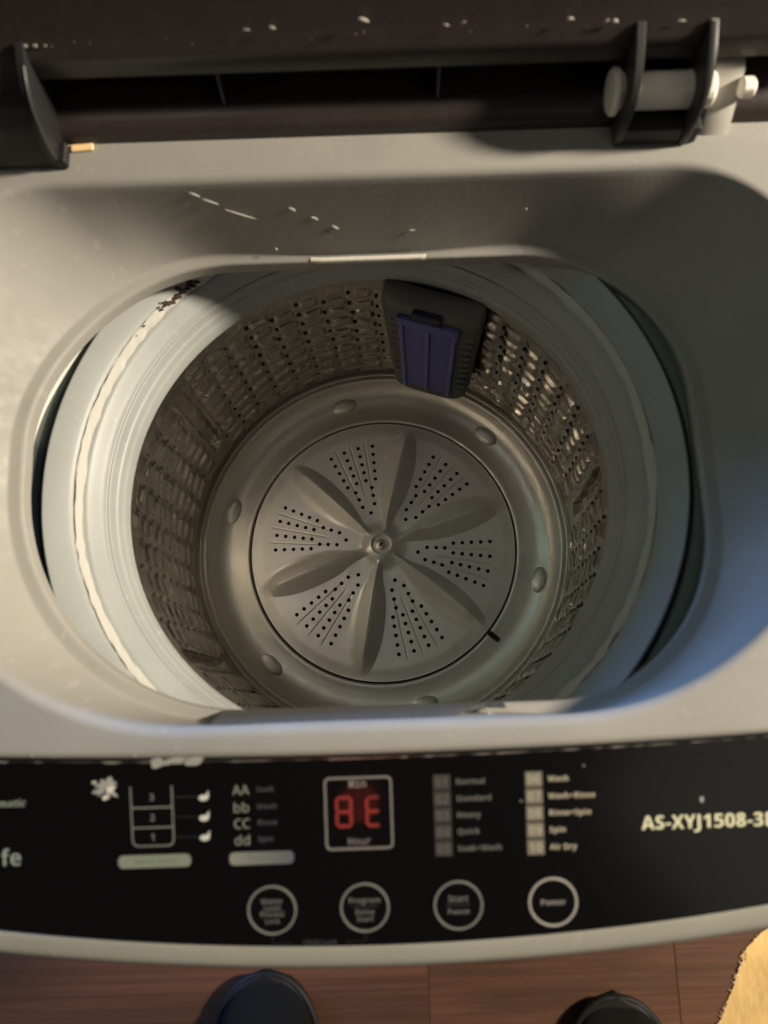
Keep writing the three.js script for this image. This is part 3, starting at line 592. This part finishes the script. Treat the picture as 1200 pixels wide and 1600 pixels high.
// ---------------------------------------------------------------- shoes
const knit = noiseTex(256, (u, v) => { const a = Math.abs(Math.sin(u * 64 * Math.PI)) * Math.abs(Math.sin(v * 64 * Math.PI)); return 0.3 + 0.7 * a; });
M.upper = new THREE.MeshPhysicalMaterial({ specularIntensity: 0.35, color: C(0.008, 0.0072, 0.0068), roughness: 0.95, bumpMap: rep(knit, 7), bumpScale: 0.0012 });
M.sole = new THREE.MeshPhysicalMaterial({ specularIntensity: 0.4, color: C(0.007, 0.0065, 0.0065), roughness: 0.6 });
function shoe(pos, turn, label) {
  const s = thing('shoe', label, 'shoe', pos, 'shoes of the person at the machine'); s.rotation.y = turn;
  const LEN = 0.30, n = 40, m = 30;
  const halfW = (t) => 0.062 * Math.pow(clamp(1 - Math.pow(1 - clamp(t / 0.30, 0, 1), 2.3), 0, 1), 0.5) * (1 - 0.22 * sstep(0.32, 0.6, t) + 0.04 * sstep(0.7, 0.9, t)) * Math.sqrt(clamp((1.0001 - t) / 0.1, 0, 1));
  const topY = (t) => 0.016 + 0.042 * Math.pow(sstep(-0.05, 0.22, t), 0.8) + 0.045 * sstep(0.25, 0.62, t) - 0.0 * t;
  const up_ = grid(n, m, (i, j) => {
    const t = j / (m - 1), a = Math.PI * i / (n - 1), w = halfW(t) * 0.96, c = Math.cos(a), q = Math.sin(a);
    return [Math.sign(c) * Math.pow(Math.abs(c), 0.75) * w, 0.014 + (topY(t) - 0.014) * Math.pow(q, 0.75) * Math.min(1, halfW(t) / 0.035), t * LEN];
  }, false, (i, j) => [i / n, j / m * 2]);
  part('upper', up_, M.upper, s);
  const so = grid(n, m, (i, j) => {
    const t = j / (m - 1), a = 2 * Math.PI * i / n, w = halfW(t) * 1.03, c = Math.cos(a), q = Math.sin(a);
    return [Math.sign(c) * Math.pow(Math.abs(c), 0.4) * w, 0.0125 + Math.sign(q) * Math.pow(Math.abs(q), 0.4) * 0.0125, t * (LEN + 0.004) - 0.002];
  }, true);
  part('sole', so, M.sole, s);
  // raised bumper round the toe
  const pts = []; for (let i = 0; i <= 30; i++) { const k = i / 30 * 2 - 1, t = 0.30 * Math.pow(Math.abs(k), 2.0) + 0.004; pts.push(new THREE.Vector3(Math.sign(k) * halfW(t) * 1.0, 0.019, t * LEN)); }
  part('toe_bumper', new THREE.TubeGeometry(new THREE.CatmullRomCurve3(pts), 60, 0.0045, 10), M.sole, s);
  return s;
}
shoe([-0.160, 0, 0.462], 0.03, 'black shoe at the lower left, its toe under the machine front');
shoe([0.262, 0, 0.500], -0.05, 'black shoe at the lower right, beside the torn cardboard');

// ---------------------------------------------------------------- torn cardboard
{
  const pts = [], L = [[0.470, 0.425], [0.4320, 0.4540], [0.4090, 0.4980], [0.3860, 0.540], [0.366, 0.600], [0.345, 0.70]];
  for (let i = 0; i < L.length - 1; i++) for (let k = 0; k < 16; k++) { const t = k / 16; pts.push([lerp(L[i][0], L[i + 1][0], t) + 2.2e-3 * (vnoise(k * 0.35 + i * 5.6, 3) - 0.5), -(lerp(L[i][1], L[i + 1][1], t) + 0.0006 * (vnoise(k * 0.5 + i * 8, 7) - 0.5))]); }
  pts.push([0.345, -0.70], [0.75, -0.78], [0.78, -0.40], [0.60, -0.36]);
  pts.splice(17, 0, [0.4210, -0.4655], [0.4275, -0.4725]);
  const g = toCreasedNormals(extrude(pts, 0.0014).rotateX(-Math.PI / 2).translate(0, 0.0005, 0), 0.5);
  const kraft = noiseTex(512, (u, v) => { const a = fbm(u * 5, v * 5, 5, 5), b = fbm(u * 90, v * 20, 512, 3); const k = 0.86 + 0.2 * (a - 0.5) + 0.14 * (b - 0.5); return [k, k * 0.93, k * 0.75]; }, true);
  const t = thing('cardboard', 'torn yellow-brown cardboard sheet lying on the wooden floor at the right', 'cardboard');
  part('sheet', g, std({ color: C(0.74, 0.57, 0.35), map: rep(kraft, 4), roughness: 0.9, bumpMap: rep(kraft, 6), bumpScale: 0.0006 }), t);
  // loose fibres along the torn edge
  const gs = []; for (let i = 0; i < 26; i++) { const k = rr(0, 3.2), a = Math.floor(k), f = k - a; const x = lerp(L[a][0], L[a + 1][0], f), z = lerp(L[a][1], L[a + 1][1], f); gs.push(new THREE.CapsuleGeometry(0.0005, rr(0.002, 0.007), 2, 5).rotateZ(1.4).rotateY(rr(0, 3)).translate(x - 0.001, 0.003, z)); }
  part('torn_fibres', noIndex(gs), std({ color: C(0.6, 0.48, 0.28), roughness: 1 }), t).userData.kind = 'stuff';
}
renderer.render(scene, camera);
